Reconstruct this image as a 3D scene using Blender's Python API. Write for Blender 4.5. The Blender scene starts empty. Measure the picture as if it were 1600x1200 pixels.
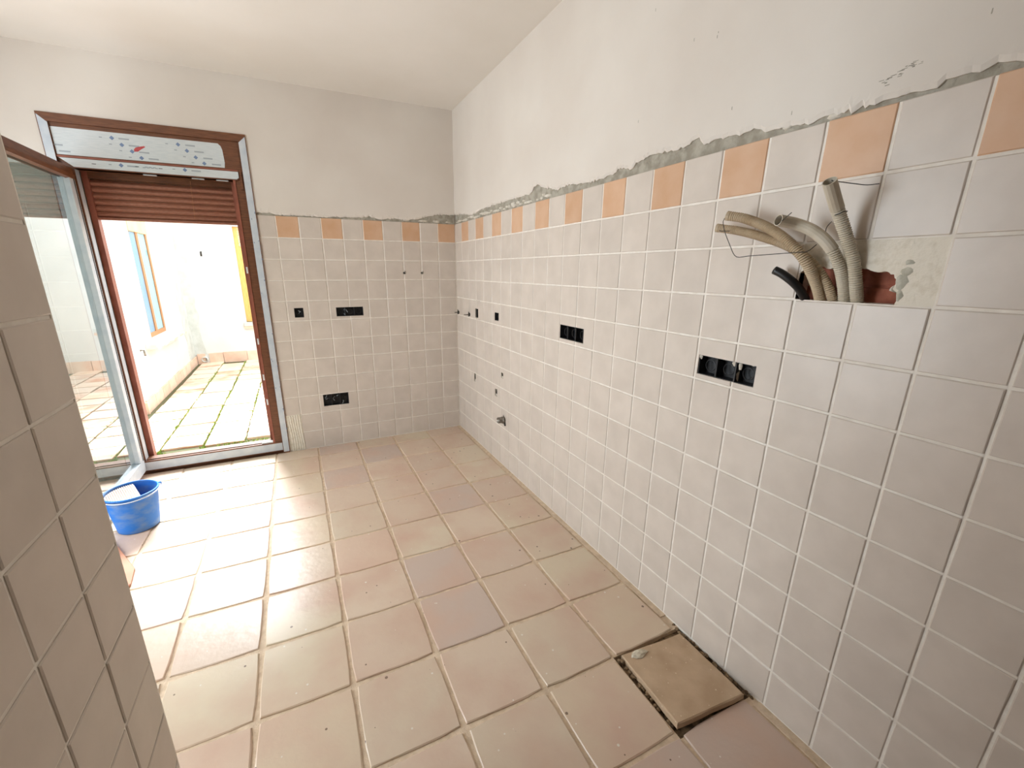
import bpy, bmesh, math, random
from mathutils import Vector, Matrix, Quaternion, noise
from mathutils.geometry import tessellate_polygon
R = math.radians
scene = bpy.context.scene
col = scene.collection
random.seed(7)

# ---------------------------------------------------------------- camera
F_PX, CX, CY = 662.78, 779.15, 611.20
CAM = Vector((-1.3056, -3.6619, 1.4467))
YAW, PITCH, ROLL = R(25.1818), R(-15.9139), R(0.1379)
fwd = Vector((math.sin(YAW)*math.cos(PITCH), math.cos(YAW)*math.cos(PITCH), math.sin(PITCH)))
r0 = Vector((math.cos(YAW), -math.sin(YAW), 0)); u0 = r0.cross(fwd)
right = math.cos(ROLL)*r0 + math.sin(ROLL)*u0
up = -math.sin(ROLL)*r0 + math.cos(ROLL)*u0
cd = bpy.data.cameras.new('camera'); cam = bpy.data.objects.new('camera', cd); col.objects.link(cam)
cam.matrix_world = Matrix(((right.x, up.x, -fwd.x, CAM.x), (right.y, up.y, -fwd.y, CAM.y), (right.z, up.z, -fwd.z, CAM.z), (0, 0, 0, 1)))
cd.sensor_width = 36; cd.lens = 36*F_PX/1600
cd.shift_x = (800-CX)/1600; cd.shift_y = (CY-600)/1600
cd.clip_start = 0.02
scene.camera = cam

# ---------------------------------------------------------------- world, sun, large lights, exposure
w = bpy.data.worlds.new('world'); scene.world = w; w.use_nodes = True
bg = w.node_tree.nodes['Background']; bg.inputs[0].default_value = (0.86, 0.94, 1.0, 1); bg.inputs[1].default_value = 3.1

def light(name, kind, energy, color, loc, direction, **kw):
    l = bpy.data.lights.new(name, kind); l.energy = energy; l.color = color
    for k, v in kw.items(): setattr(l, k, v)
    o = bpy.data.objects.new(name, l); col.objects.link(o); o.location = loc
    o.rotation_euler = Vector(direction).to_track_quat('-Z', 'Y').to_euler()
    return o
light('sun_offscreen', 'SUN', 11.0, (0.88, 0.95, 1.0), (-2, 4, 6), (-0.02, -0.66, -0.75), angle=R(26))
# daylight from the side of the room hidden behind the partition: it throws the partition's soft shadow edge
# on the long wall; the light stands in that wall's opening, outside its frame
light('window_side_offscreen', 'AREA', 36, (0.84, 0.93, 1.0), (-3.52, -1.75, 1.30), (1, 0, 0), shape='RECTANGLE', size=1.4, size_y=1.9)
vs = scene.view_settings
vs.view_transform = 'Standard'; vs.look = 'None'; vs.gamma = 1; vs.use_curve_mapping = False
vs.exposure = 0.42

# ---------------------------------------------------------------- helpers
def hit(px, py, ax, val):
    d = right*((px-CX)/F_PX) - up*((py-CY)/F_PX) + fwd
    return CAM + d*((val-CAM[ax])/d[ax])

def srgb(r, g, b):
    f = lambda c: (c/255/12.92) if c <= 10 else ((c/255+0.055)/1.055)**2.4
    return (f(r), f(g), f(b), 1)

MATS = {}
def mat(name, c1, c2=None, scale=6, rough=0.5, bump=0.0, bscale=60, rnd=0.0, spec=0.5, metal=0.0, detail=4, ramp=None, speck=None, rnd_cols=None, speck2=None, stretch=None, bdist=0.002):
    m = bpy.data.materials.new(name); m.use_nodes = True; MATS[name] = m
    nt = m.node_tree; N = nt.nodes; L = nt.links
    b = N['Principled BSDF']; b.inputs['Roughness'].default_value = rough
    b.inputs['Specular IOR Level'].default_value = spec; b.inputs['Metallic'].default_value = metal
    geo = N.new('ShaderNodeNewGeometry'); pos = geo.outputs['Position']
    if stretch:
        vm = N.new('ShaderNodeVectorMath'); vm.operation = 'MULTIPLY'; vm.inputs[1].default_value = stretch
        L.new(pos, vm.inputs[0]); pos = vm.outputs[0]
    oi = N.new('ShaderNodeObjectInfo')
    def rgb(c):
        n = N.new('ShaderNodeRGB'); n.outputs[0].default_value = c; return n.outputs[0]
    def mix(fac, a, bb, mode='MIX'):
        n = N.new('ShaderNodeMix'); n.data_type = 'RGBA'; n.blend_type = mode
        for s, v in ((n.inputs[0], fac), (n.inputs[6], a), (n.inputs[7], bb)):
            if hasattr(v, 'is_linked') or hasattr(v, 'links'): L.new(v, s)
            else: s.default_value = v
        return n.outputs[2]
    if rnd_cols:
        cr = N.new('ShaderNodeValToRGB'); cr.color_ramp.interpolation = 'CONSTANT'
        els = cr.color_ramp.elements
        while len(els) < len(rnd_cols): els.new(0.5)
        for i, c in enumerate(rnd_cols): els[i].position = i/len(rnd_cols); els[i].color = c
        L.new(oi.outputs['Random'], cr.inputs[0]); base = cr.outputs[0]
    else: base = rgb(c1)
    if c2:
        nz = N.new('ShaderNodeTexNoise'); nz.inputs['Scale'].default_value = scale; nz.inputs['Detail'].default_value = detail
        L.new(pos, nz.inputs['Vector'])
        mr = N.new('ShaderNodeMapRange'); lo, hi = ramp or (0.35, 0.65)
        mr.inputs[1].default_value = lo; mr.inputs[2].default_value = hi
        L.new(nz.outputs[0], mr.inputs[0])
        base = mix(mr.outputs[0], base, c2)
    if rnd:
        mr2 = N.new('ShaderNodeMapRange'); mr2.inputs[3].default_value = 1-rnd; mr2.inputs[4].default_value = 1+rnd
        L.new(oi.outputs['Random'], mr2.inputs[0])
        vm2 = N.new('ShaderNodeVectorMath'); vm2.operation = 'SCALE'
        L.new(base, vm2.inputs[0]); L.new(mr2.outputs[0], vm2.inputs[3]); base = vm2.outputs[0]
    for sp_ in (speck, speck2):
        if not sp_: continue
        sc, thr, c = sp_
        vo = N.new('ShaderNodeTexVoronoi'); vo.inputs['Scale'].default_value = sc; L.new(pos, vo.inputs['Vector'])
        sep = N.new('ShaderNodeSeparateColor'); L.new(vo.outputs['Color'], sep.inputs[0])
        mu = N.new('ShaderNodeMath'); mu.operation = 'MULTIPLY'; mu.inputs[1].default_value = thr
        pw = N.new('ShaderNodeMath'); pw.operation = 'POWER'; pw.inputs[1].default_value = 3.0
        L.new(sep.outputs[0], pw.inputs[0]); L.new(pw.outputs[0], mu.inputs[0])
        lt = N.new('ShaderNodeMath'); lt.operation = 'LESS_THAN'
        L.new(vo.outputs['Distance'], lt.inputs[0]); L.new(mu.outputs[0], lt.inputs[1])
        base = mix(lt.outputs[0], base, c)
    L.new(base, b.inputs['Base Color'])
    if bump:
        nb = N.new('ShaderNodeTexNoise'); nb.inputs['Scale'].default_value = bscale; nb.inputs['Detail'].default_value = 3
        L.new(pos, nb.inputs['Vector'])
        bp = N.new('ShaderNodeBump'); bp.inputs['Strength'].default_value = bump; bp.inputs['Distance'].default_value = bdist
        L.new(nb.outputs[0], bp.inputs['Height']); L.new(bp.outputs[0], b.inputs['Normal'])
    return m

def glass(name, tint, boost=1.0):
    m = bpy.data.materials.new(name); m.use_nodes = True; MATS[name] = m
    nt = m.node_tree; N = nt.nodes; L = nt.links
    N.remove(N['Principled BSDF'])
    out = N['Material Output']; tr = N.new('ShaderNodeBsdfTransparent'); tr.inputs[0].default_value = tint
    gl = N.new('ShaderNodeBsdfGlossy'); gl.inputs['Roughness'].default_value = 0.0
    fr = N.new('ShaderNodeFresnel'); fr.inputs[0].default_value = 1.5
    mu = N.new('ShaderNodeMath'); mu.operation = 'MULTIPLY'; mu.inputs[1].default_value = boost; mu.use_clamp = True
    L.new(fr.outputs[0], mu.inputs[0])
    ge = N.new('ShaderNodeNewGeometry'); iv = N.new('ShaderNodeMath'); iv.operation = 'SUBTRACT'; iv.inputs[0].default_value = 1; L.new(ge.outputs['Backfacing'], iv.inputs[1])
    m3 = N.new('ShaderNodeMath'); m3.operation = 'MULTIPLY'; L.new(mu.outputs[0], m3.inputs[0]); L.new(iv.outputs[0], m3.inputs[1]); mu = m3
    ms = N.new('ShaderNodeMixShader'); L.new(mu.outputs[0], ms.inputs[0]); L.new(tr.outputs[0], ms.inputs[1]); L.new(gl.outputs[0], ms.inputs[2])
    L.new(ms.outputs[0], out.inputs[0])
    return m

def link(name, me, m, parent=None, mw=None):
    if m is not None and not len(me.materials): me.materials.append(MATS[m] if isinstance(m, str) else m)
    o = bpy.data.objects.new(name, me); col.objects.link(o)
    if mw is not None: o.matrix_world = mw
    if parent: o.parent = parent
    return o
def tag(o, label=None, cat=None, group=None, kind=None):
    if label: o['label'] = label
    if cat: o['category'] = cat
    if group: o['group'] = group
    if kind: o['kind'] = kind
    return o
def empty(name, loc=(0, 0, 0), parent=None):
    o = bpy.data.objects.new(name, None); col.objects.link(o); o.location = loc; o.empty_display_size = .05
    if parent: o.parent = parent
    return o

class MB:
    def __init__(s): s.v = []; s.f = []
    def quad(s, a, b, c, d): n = len(s.v); s.v += [tuple(a), tuple(b), tuple(c), tuple(d)]; s.f.append((n, n+1, n+2, n+3))
    def box(s, x0, x1, y0, y1, z0, z1):
        if x0 > x1: x0, x1 = x1, x0
        if y0 > y1: y0, y1 = y1, y0
        if z0 > z1: z0, z1 = z1, z0
        n = len(s.v)
        s.v += [(x0, y0, z0), (x1, y0, z0), (x1, y1, z0), (x0, y1, z0), (x0, y0, z1), (x1, y0, z1), (x1, y1, z1), (x0, y1, z1)]
        s.f += [tuple(n+i for i in q) for q in ((0, 3, 2, 1), (4, 5, 6, 7), (0, 1, 5, 4), (1, 2, 6, 5), (2, 3, 7, 6), (3, 0, 4, 7))]
        return s
    def prism(s, pts, d):            # pts: 3D polygon, extruded along vector d
        n = len(s.v); k = len(pts); d = Vector(d)
        s.v += [tuple(Vector(p)) for p in pts] + [tuple(Vector(p)+d) for p in pts]
        tri = tessellate_polygon([[Vector(p) for p in pts]])
        for t in tri: s.f.append(tuple(n+i for i in t)); s.f.append(tuple(n+k+i for i in reversed(t)))
        for i in range(k): j = (i+1) % k; s.f.append((n+i, n+j, n+k+j, n+k+i))
        return s
    def sweep(s, pts, rad, seg=10, caps=True):   # pts list of Vectors, rad list or scalar
        pts = [Vector(p) for p in pts]; n0 = len(s.v); k = len(pts)
        if not isinstance(rad, (list, tuple)): rad = [rad]*k
        t = (pts[1]-pts[0]).normalized(); a = t.orthogonal().normalized()
        for i, p in enumerate(pts):
            t2 = (pts[min(i+1, k-1)]-pts[max(i-1, 0)])
            t2 = t2.normalized() if t2.length > 1e-9 else t
            if t2.dot(t) < -0.5: t2 = t      # the path turns back inside itself
            a = (t.rotation_difference(t2) @ a).normalized(); t = t2
            b = t.cross(a)
            for j in range(seg):
                th = 2*math.pi*j/seg; s.v.append(tuple(p+(a*math.cos(th)+b*math.sin(th))*rad[i]))
        for i in range(k-1):
            for j in range(seg):
                q = (j+1) % seg
                s.f.append((n0+i*seg+j, n0+i*seg+q, n0+(i+1)*seg+q, n0+(i+1)*seg+j))
        if caps:
            s.f.append(tuple(n0+j for j in reversed(range(seg)))); s.f.append(tuple(n0+(k-1)*seg+j for j in range(seg)))
        return s
    def lathe(s, prof, c, seg=40):    # prof: (r, z) list, around vertical axis at c
        n0 = len(s.v); k = len(prof)
        for r, z in prof:
            for j in range(seg):
                th = 2*math.pi*j/seg; s.v.append((c[0]+r*math.cos(th), c[1]+r*math.sin(th), c[2]+z))
        for i in range(k-1):
            for j in range(seg):
                q = (j+1) % seg; s.f.append((n0+i*seg+j, n0+i*seg+q, n0+(i+1)*seg+q, n0+(i+1)*seg+j))
        return s
    def mesh(s, name='m', smooth=False, fix=True, bevel=0):
        me = bpy.data.meshes.new(name); me.from_pydata(s.v, [], s.f)
        if fix or bevel:
            bm = bmesh.new(); bm.from_mesh(me)
            if bevel:
                bmesh.ops.remove_doubles(bm, verts=bm.verts, dist=1e-6)
                bmesh.ops.bevel(bm, geom=list(bm.edges), offset=bevel, segments=2, affect='EDGES', profile=.7)
            bmesh.ops.recalc_face_normals(bm, faces=bm.faces); bm.to_mesh(me); bm.free()
        if smooth:
            for p in me.polygons: p.use_smooth = True
        return me
    def build(s, name, m, parent=None, smooth=False, bevel=0, fix=True): return link(name, s.mesh(name, smooth, fix, bevel), m, parent)

def bx(name, m, parent, *b, bevel=0): return MB().box(*b).build(name, m, parent, bevel=bevel)

def spline(P, n=60):
    P = [Vector(p) for p in P]; Q = [P[0]*2-P[1]]+P+[P[-1]*2-P[-2]]; out = []
    segs = len(P)-1
    for i in range(n+1):
        t = i/n*segs; k = min(int(t), segs-1); u = t-k
        a, b, c, d = Q[k:k+4]
        out.append(0.5*((2*b)+(c-a)*u+(2*a-5*b+4*c-d)*u*u+(3*b-a-3*c+d)*u**3))
    # resample evenly
    L = [0]
    for i in range(n): L.append(L[-1]+(out[i+1]-out[i]).length)
    res = []; j = 0
    for i in range(n+1):
        s = L[-1]*i/n
        while j < n-1 and L[j+1] < s: j += 1
        f = (s-L[j])/max(1e-9, L[j+1]-L[j]); res.append(out[j].lerp(out[j+1], f))
    return res, L[-1]

# panel(): a plate in local (u,v,n) with rectangular holes; front at n=t, back at n=0, optional chamfered and wavy rim
def panel_mesh(u0_, u1_, v0_, v1_, t, ch=0.0, holes=(), wob=0.0, rng=None, fine=0):
    us = {u0_, u1_}; vs_ = {v0_, v1_}
    if ch: us |= {u0_+ch, u1_-ch}; vs_ |= {v0_+ch, v1_-ch}
    for a, b, c, d in holes:
        us |= {min(max(x, u0_), u1_) for x in (a, b)}; vs_ |= {min(max(x, v0_), v1_) for x in (c, d)}
    if fine:
        for i in range(1, fine):
            us.add(u0_+(u1_-u0_)*i/fine); vs_.add(v0_+(v1_-v0_)*i/fine)
    us = sorted(us); vs_ = sorted(vs_)
    bm = bmesh.new(); G = {}
    for i, u in enumerate(us):
        for j, v in enumerate(vs_):
            rim = ch and (i in (0, len(us)-1) or j in (0, len(vs_)-1))
            du = dv = 0
            if rim and wob and rng: du, dv = rng.uniform(-wob, wob), rng.uniform(-wob, wob)
            G[i, j] = bm.verts.new((u+du, v+dv, t-(ch*0.8 if rim else 0)))
    for i in range(len(us)-1):
        for j in range(len(vs_)-1):
            cu, cv = (us[i]+us[i+1])/2, (vs_[j]+vs_[j+1])/2
            if any(a < cu < b and c < cv < d for a, b, c, d in holes): continue
            bm.faces.new((G[i, j], G[i+1, j], G[i+1, j+1], G[i, j+1]))
    be = [e for e in bm.edges if e.is_boundary]
    r = bmesh.ops.extrude_edge_only(bm, edges=be)
    for g in r['geom']:
        if isinstance(g, bmesh.types.BMVert): g.co.z = 0
    lone = [v for v in bm.verts if not v.link_faces]
    bmesh.ops.delete(bm, geom=lone, context='VERTS')
    bmesh.ops.recalc_face_normals(bm, faces=bm.faces)
    # open plates: make sure the front looks outwards
    f0 = max(bm.faces, key=lambda f: f.calc_center_median().z*1000+f.calc_area())
    if f0.normal.z < 0: bmesh.ops.reverse_faces(bm, faces=bm.faces)
    me = bpy.data.meshes.new('panel'); bm.to_mesh(me); bm.free()
    return me

def frame_mw(o, u, v):
    u = Vector(u); v = Vector(v); n = u.cross(v)
    return Matrix(((u.x, v.x, n.x, o[0]), (u.y, v.y, n.y, o[1]), (u.z, v.z, n.z, o[2]), (0, 0, 0, 1)))
# wall frames: the tiled surface lies at n = 0
RW = frame_mw((0, 0, 0), (0, -1, 0), (0, 0, 1))      # right wall:  u = -y
BW = frame_mw((0, 0, 0), (1, 0, 0), (0, 0, 1))       # back wall:   u = x, front looks to -y
LX = -1.691
LW = frame_mw((LX, 0, 0), (0, 1, 0), (0, 0, 1))      # left wall:   u = y, front looks to +x

# ---------------------------------------------------------------- materials
mat('wall_tile', srgb(216, 204, 192), srgb(208, 196, 184), 9, rough=0.34, bump=0.25, bscale=35, rnd=0.03, detail=5)
mat('orange_tile', srgb(216, 178, 147), srgb(209, 166, 131), 10, rough=0.4, bump=0.25, bscale=35, rnd=0.05)
mat('wall_grout', srgb(244, 237, 227), srgb(234, 225, 213), 30, rough=0.9, bump=0.5, bscale=140)
mat('floor_tile', srgb(200, 168, 140), srgb(210, 177, 156), 3.6, rough=0.33, spec=0.75, bump=0.7, bscale=24, rnd=0.035, detail=5, ramp=(0.42, 0.74),
    rnd_cols=[srgb(219, 200, 176), srgb(218, 195, 173), srgb(220, 203, 177), srgb(214, 192, 172), srgb(221, 200, 178), srgb(217, 196, 170), srgb(219, 202, 178), srgb(204, 184, 170), srgb(217, 190, 168)],
    speck=(26, 0.13, srgb(232, 224, 212)), speck2=(19, 0.13, srgb(128, 104, 84)))
mat('loose_tile', srgb(204, 176, 146), srgb(182, 154, 124), 9, rough=0.6, bump=0.6, bscale=50, speck=(70, 0.22, srgb(222, 204, 176)), detail=6)
mat('floor_grout', srgb(228, 206, 180), srgb(210, 187, 160), 40, rough=0.95, bump=1.0, bscale=180)
mat('dirt', srgb(168, 142, 110), srgb(104, 86, 66), 60, rough=1, bump=1.0, bscale=200)
mat('plaster', srgb(226, 218, 208), srgb(217, 207, 196), 1.6, rough=0.85, bump=0.35, bscale=9, detail=8, bdist=0.004)
mat('ceiling_paint', srgb(236, 230, 222), srgb(228, 221, 211), 1.2, rough=0.9, bump=0.2, bscale=7, detail=8)
mat('mortar', srgb(178, 171, 157), srgb(152, 145, 130), 26, rough=1, bump=1.0, bscale=90, ramp=(0.4, 0.6), detail=8, bdist=0.004)
mat('mortar_pale', srgb(200, 196, 182), srgb(180, 176, 160), 60, rough=1, bump=1.0, bscale=120)
mat('residue', srgb(228, 222, 210), srgb(206, 197, 182), 30, rough=0.95, bump=0.8, bscale=120)
mat('adhesive', srgb(234, 226, 211), srgb(215, 204, 184), 40, rough=0.95, bump=0.8, bscale=110, ramp=(.5, .75))
mat('brick', srgb(172, 104, 82), srgb(142, 80, 62), 30, rough=0.95, bump=0.7, bscale=90)
mat('black_plastic', srgb(26, 26, 28), srgb(44, 44, 46), 60, rough=0.5, bump=0.2)
mat('dark_rubber', srgb(30, 27, 24), rough=1)  # dark rubber of the door gaskets
mat('brown_pvc', srgb(122, 76, 48), srgb(98, 60, 38), 14, rough=0.42, stretch=(1, 1, 8), bump=0.05)
mat('oak_pvc', srgb(196, 134, 92), srgb(170, 108, 72), 20, rough=0.4, stretch=(8, 1, 8))
mat('red_pvc', srgb(158, 92, 72), srgb(140, 78, 60), 14, rough=0.45)
mat('film', srgb(214, 219, 220), srgb(203, 210, 212), 18, rough=0.35, stretch=(1, 1, 14), ramp=(.4, .6))
mat('film_side', srgb(208, 213, 218), srgb(192, 200, 209), 16, rough=0.4)
mat('print_blue', srgb(118, 138, 172), rough=0.5)
mat('print_grey', srgb(164, 172, 178), rough=0.5)
mat('print_dark', srgb(104, 100, 100), rough=0.5)
mat('print_red', srgb(196, 84, 84), srgb(176, 60, 64), 60, rough=0.5)
mat('shutter', srgb(166, 110, 88), srgb(150, 94, 72), 20, rough=0.45, stretch=(2, 8, 8))
mat('white_plastic', srgb(226, 228, 228), rough=0.4)
mat('metal', srgb(150, 145, 136), srgb(108, 102, 94), 80, rough=0.35, metal=0.8)
mat('dark_metal', srgb(70, 66, 60), srgb(44, 40, 36), 80, rough=0.5, metal=0.5)
mat('conduit', srgb(206, 196, 178), srgb(190, 178, 156), 14, rough=0.6, ramp=(.45, .7))
mat('conduit_tan', srgb(196, 176, 148), srgb(176, 152, 120), 14, rough=0.65, ramp=(.45, .7))
mat('black_pipe', srgb(22, 22, 24), rough=0.35)
mat('wire', srgb(62, 58, 54), rough=0.5, metal=0.3)
mat('blue_plastic', srgb(38, 118, 206), srgb(120, 148, 184), 9, rough=0.55, ramp=(.46, .70), detail=12, stretch=(1, 1, 1.8))
mat('white_enamel', srgb(226, 232, 238), rough=0.35)
mat('ribbed_tile', srgb(226, 206, 192), srgb(214, 194, 180), 12, rough=0.8)
mat('salmon_slab', srgb(196, 140, 112), srgb(186, 128, 102), 6, rough=0.7)
mat('crumb', srgb(226, 216, 196), srgb(198, 186, 164), 90, rough=1, bump=0.6)
mat('patio_tile', srgb(222, 190, 166), srgb(232, 206, 184), 5, rough=0.8, bump=0.4, bscale=30, rnd=0.1, detail=7,
    rnd_cols=[srgb(228, 204, 184), srgb(214, 166, 138), srgb(224, 196, 172), srgb(206, 148, 118), srgb(232, 212, 190), srgb(222, 186, 156)])
mat('patio_ground', srgb(96, 88, 66), srgb(84, 88, 54), 14, rough=1, bump=0.6)
mat('moss', srgb(160, 178, 92), srgb(130, 154, 72), 30, rough=1)
mat('skirting', srgb(226, 188, 164), srgb(230, 204, 182), 8, rough=0.8, rnd=0.1, bump=0.3)
mat('render_wall', srgb(222, 222, 218), srgb(210, 211, 207), 2.2, rough=0.95, bump=0.4, bscale=40, detail=8)
mat('cement', srgb(192, 196, 189), srgb(208, 211, 206), 9, rough=1, bump=0.8, bscale=60, detail=8)
mat('yellow_wood', srgb(224, 182, 108), srgb(212, 164, 88), 12, rough=0.5, stretch=(8, 8, 1))
mat('tan_wood', srgb(190, 132, 86), srgb(174, 114, 70), 12, rough=0.5, stretch=(8, 8, 1))
mat('box_panel', srgb(232, 196, 150), srgb(224, 184, 134), 6, rough=0.6)
mat('pane_backing', srgb(138, 168, 196), srgb(148, 176, 202), 8, rough=0.5)
mat('pane_backing_pale', srgb(172, 208, 212), srgb(182, 214, 216), 8, rough=0.5)
glass('clear_glass', (0.92, 0.96, 0.97, 1), 0.6)
glass('pane_glass', (0.66, 0.72, 0.69, 1), 3.0)

# ---------------------------------------------------------------- dimensions
P = 0.152            # wall tile pitch
TJ = 0.0070          # wall joint
TT = 0.0085          # wall tile thickness
GZ = -0.0030         # grout face behind the tile face (n)
CEIL = 2.67
TOP = 12*P           # top of the tiling 1.824
XL, YR = -3.40, -6.0 # side wall and rear wall of the room
DX0, DX1, DZ1 = -2.539, -1.487, 2.322   # door opening in the back wall

# ---------------------------------------------------------------- floor
PF, FX, FY = 0.3113, -0.2834, 1.1206
floor = tag(MB().box(XL-.1, 0.3, YR-.1, 0.0, -0.15, -0.030).build('floor', 'floor_grout'), kind='structure')
def fx(k): return -(k*PF+FX)
def fy(m): return -(m*PF+FY)
LOOSE = (1, 5)
def is_loose(k, m): return (k, m) == LOOSE
# mortar bed: one slab with the lifted tile's cell left out
lh = (fx(2)-.004, 0.02, fy(6)-.012, fy(5)+.006)
bed = panel_mesh(XL, 0.004, YR, 0.0, 0.0240, holes=[lh])
link('mortar_bed', bed, 'floor_grout', floor, Matrix.Translation((0, 0, -.030)))
bed2 = panel_mesh(lh[0]-.01, 0.004, lh[2]-.01, lh[3]+.01, 0.006, fine=14)
for v in bed2.vertices:
    if v.co.z > 0: v.co.z += noise.noise(Vector(v.co)*60)*.006
link('dirt_bed', bed2, 'dirt', floor, Matrix.Translation((0, 0, -.030)))
rng = random.Random(3)
fw = PF-0.0135
variants = []
for i in range(6):
    me = panel_mesh(-fw/2, fw/2, -fw/2, fw/2, 0.02, ch=0.0035, wob=0.0016, rng=rng, fine=4)
    for v in me.vertices:
        if abs(abs(v.co.x)-fw/2) < .006 and abs(abs(v.co.y)-fw/2) < .006:   # rounded corners
            v.co.x *= .975; v.co.y *= .975
    me.materials.append(MATS['floor_tile']); variants.append(me)
cut = {}
for k in range(1, 11):
    for m in range(-4, 10):
        if is_loose(k, m): continue
        x1, x0 = fx(k), fx(k+1); y1, y0 = fy(m), fy(m+1)
        if y1 > 0:   # cut row along the back wall
            key = 'row'
            h = 0-y0-0.012
            me = cut.get(key)
            if not me:
                me = panel_mesh(-fw/2, fw/2, -h/2, h/2, 0.02, ch=0.0035, wob=0.0012, rng=rng, fine=3); me.materials.append(MATS['floor_tile']); cut[key] = me
            c = ((x0+x1)/2, y0+.007+h/2)
        else:
            me = rng.choice(variants); c = ((x0+x1)/2, (y0+y1)/2)
        if c[0]-.17 < LX-.3 and c[1] < -2.9: continue
        mw = Matrix.Translation((c[0]+rng.uniform(-.0015, .0015), c[1]+rng.uniform(-.0015, .0015), -.020+rng.uniform(-.0012, .0012))) @ Matrix.Rotation(R(rng.uniform(-.45, .45)), 4, 'Z') @ Matrix.Rotation(R(rng.uniform(-.25, .25)), 4, 'X') @ Matrix.Rotation(R(rng.uniform(-.25, .25)), 4, 'Y')
        if me in variants: mw = mw @ Matrix.Rotation(math.pi/2*rng.randrange(4), 4, 'Z')
        link('floor_tile', me, None, floor, mw)
# narrow filler strip along the right wall
for a, b in ((0.0, -2.60), (-3.03, -4.2)):
    MB().box(-.026, .004, a, b, -.02, -.0015).build('edge_strip', 'floor_grout', floor)

# ---------------------------------------------------------------- ceiling and shell
tag(MB().box(XL-.2, 0.35, YR-.2, 0.3, CEIL, CEIL+.15).build('ceiling', 'ceiling_paint'), kind='structure')

# ---------------------------------------------------------------- right wall
CAV_D = 0.10
wall_r = tag(MB().box(CAV_D, 0.32, YR, 0.0, -.15, CEIL).build('wall_right', 'plaster'), kind='structure')
# holes in the right wall: (u0,u1,v0,v1), u = -y
RH = {
    'triple_a': (1.680, 1.897, 1.086, 1.161),
    'triple_b': (2.598, 2.816, 1.084, 1.154),
    'slot_a': (0.437, 0.500, 1.078, 1.150),
    'slot_b': (0.812, 0.884, 1.094, 1.152),
    'hole_c': (0.392, 0.430, 0.535, 0.605),
    'hole_d': (0.918, 0.962, 0.683, 0.727),
    'hole_e': (0.816, 0.858, 0.520, 0.578),
}
d_u = lambda d: (d-1)*P+0.1555
HOLE2 = (d_u(19), d_u(21), 9*P, 10*P)      # two wall tiles missing round the conduits
gs = panel_mesh(0.0, 4.6, -0.01, TOP-.004, CAV_D+GZ, holes=list(RH.values())+[HOLE2])
link('grout_bed', gs, 'wall_grout', wall_r, RW @ Matrix.Translation((0, 0, -CAV_D)))
trng = random.Random(11)
tile_cache = {}
def wall_tile(parent, frame, u0_, u1_, v0_, v1_, holes, material, jitter=True):
    tu0, tu1, tv0, tv1 = u0_+TJ/2, u1_-TJ/2, v0_+TJ/2, v1_-TJ/2
    cu, cv = (tu0+tu1)/2, (tv0+tv1)/2; wu, hv = tu1-tu0, tv1-tv0
    hs = [(a-cu, b-cu, c-cv, d-cv) for a, b, c, d in holes if a < tu1 and b > tu0 and c < tv1 and d > tv0]
    if hs: me = panel_mesh(-wu/2, wu/2, -hv/2, hv/2, TT, ch=.0022, holes=hs)
    else:
        key = (round(wu, 4), round(hv, 4), material, trng.randrange(4))
        me = tile_cache.get(key)
        if not me:
            me = panel_mesh(-wu/2, wu/2, -hv/2, hv/2, TT, ch=.0022, wob=.0005, rng=trng, fine=3); tile_cache[key] = me
    if not len(me.materials): me.materials.append(MATS[material])
    j = trng.uniform
    mw = frame @ Matrix.Translation((cu, cv, -TT+j(-.0005, .0007)))
    if jitter: mw = mw @ Matrix.Rotation(R(j(-.3, .3)), 4, 'X') @ Matrix.Rotation(R(j(-.3, .3)), 4, 'Y') @ Matrix.Rotation(R(j(-.12, .12)), 4, 'Z')
    return link('wall_tile' if material == 'wall_tile' else 'orange_tile', me, None, parent, mw)
for d in range(0, 25):
    u_a, u_b = (0.0, d_u(1)) if d == 0 else (d_u(d), d_u(d+1))
    for r in range(12):
        v_a, v_b = r*P, (r+1)*P
        if d in (19, 20) and r == 9: continue
        orange = r == 11 and d % 2 == 1
        wall_tile(wall_r, RW, u_a, u_b, v_a, v_b, list(RH.values()), 'orange_tile' if orange else 'wall_tile')
# the rest of the tiling, behind the camera
far = bmesh.new()
for d in range(25, 29):
    for r in range(12):
        m2 = panel_mesh(d_u(d)+TJ/2, d_u(d+1)-TJ/2, r*P+TJ/2, (r+1)*P-TJ/2, TT, ch=.0022)
        far.from_mesh(m2); bpy.data.meshes.remove(m2)
me = bpy.data.meshes.new('far_tiling'); far.to_mesh(me); far.free()
tag(link('tile_field', me, 'wall_tile', wall_r, RW @ Matrix.Translation((0, 0, -TT))), kind='stuff')

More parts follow.
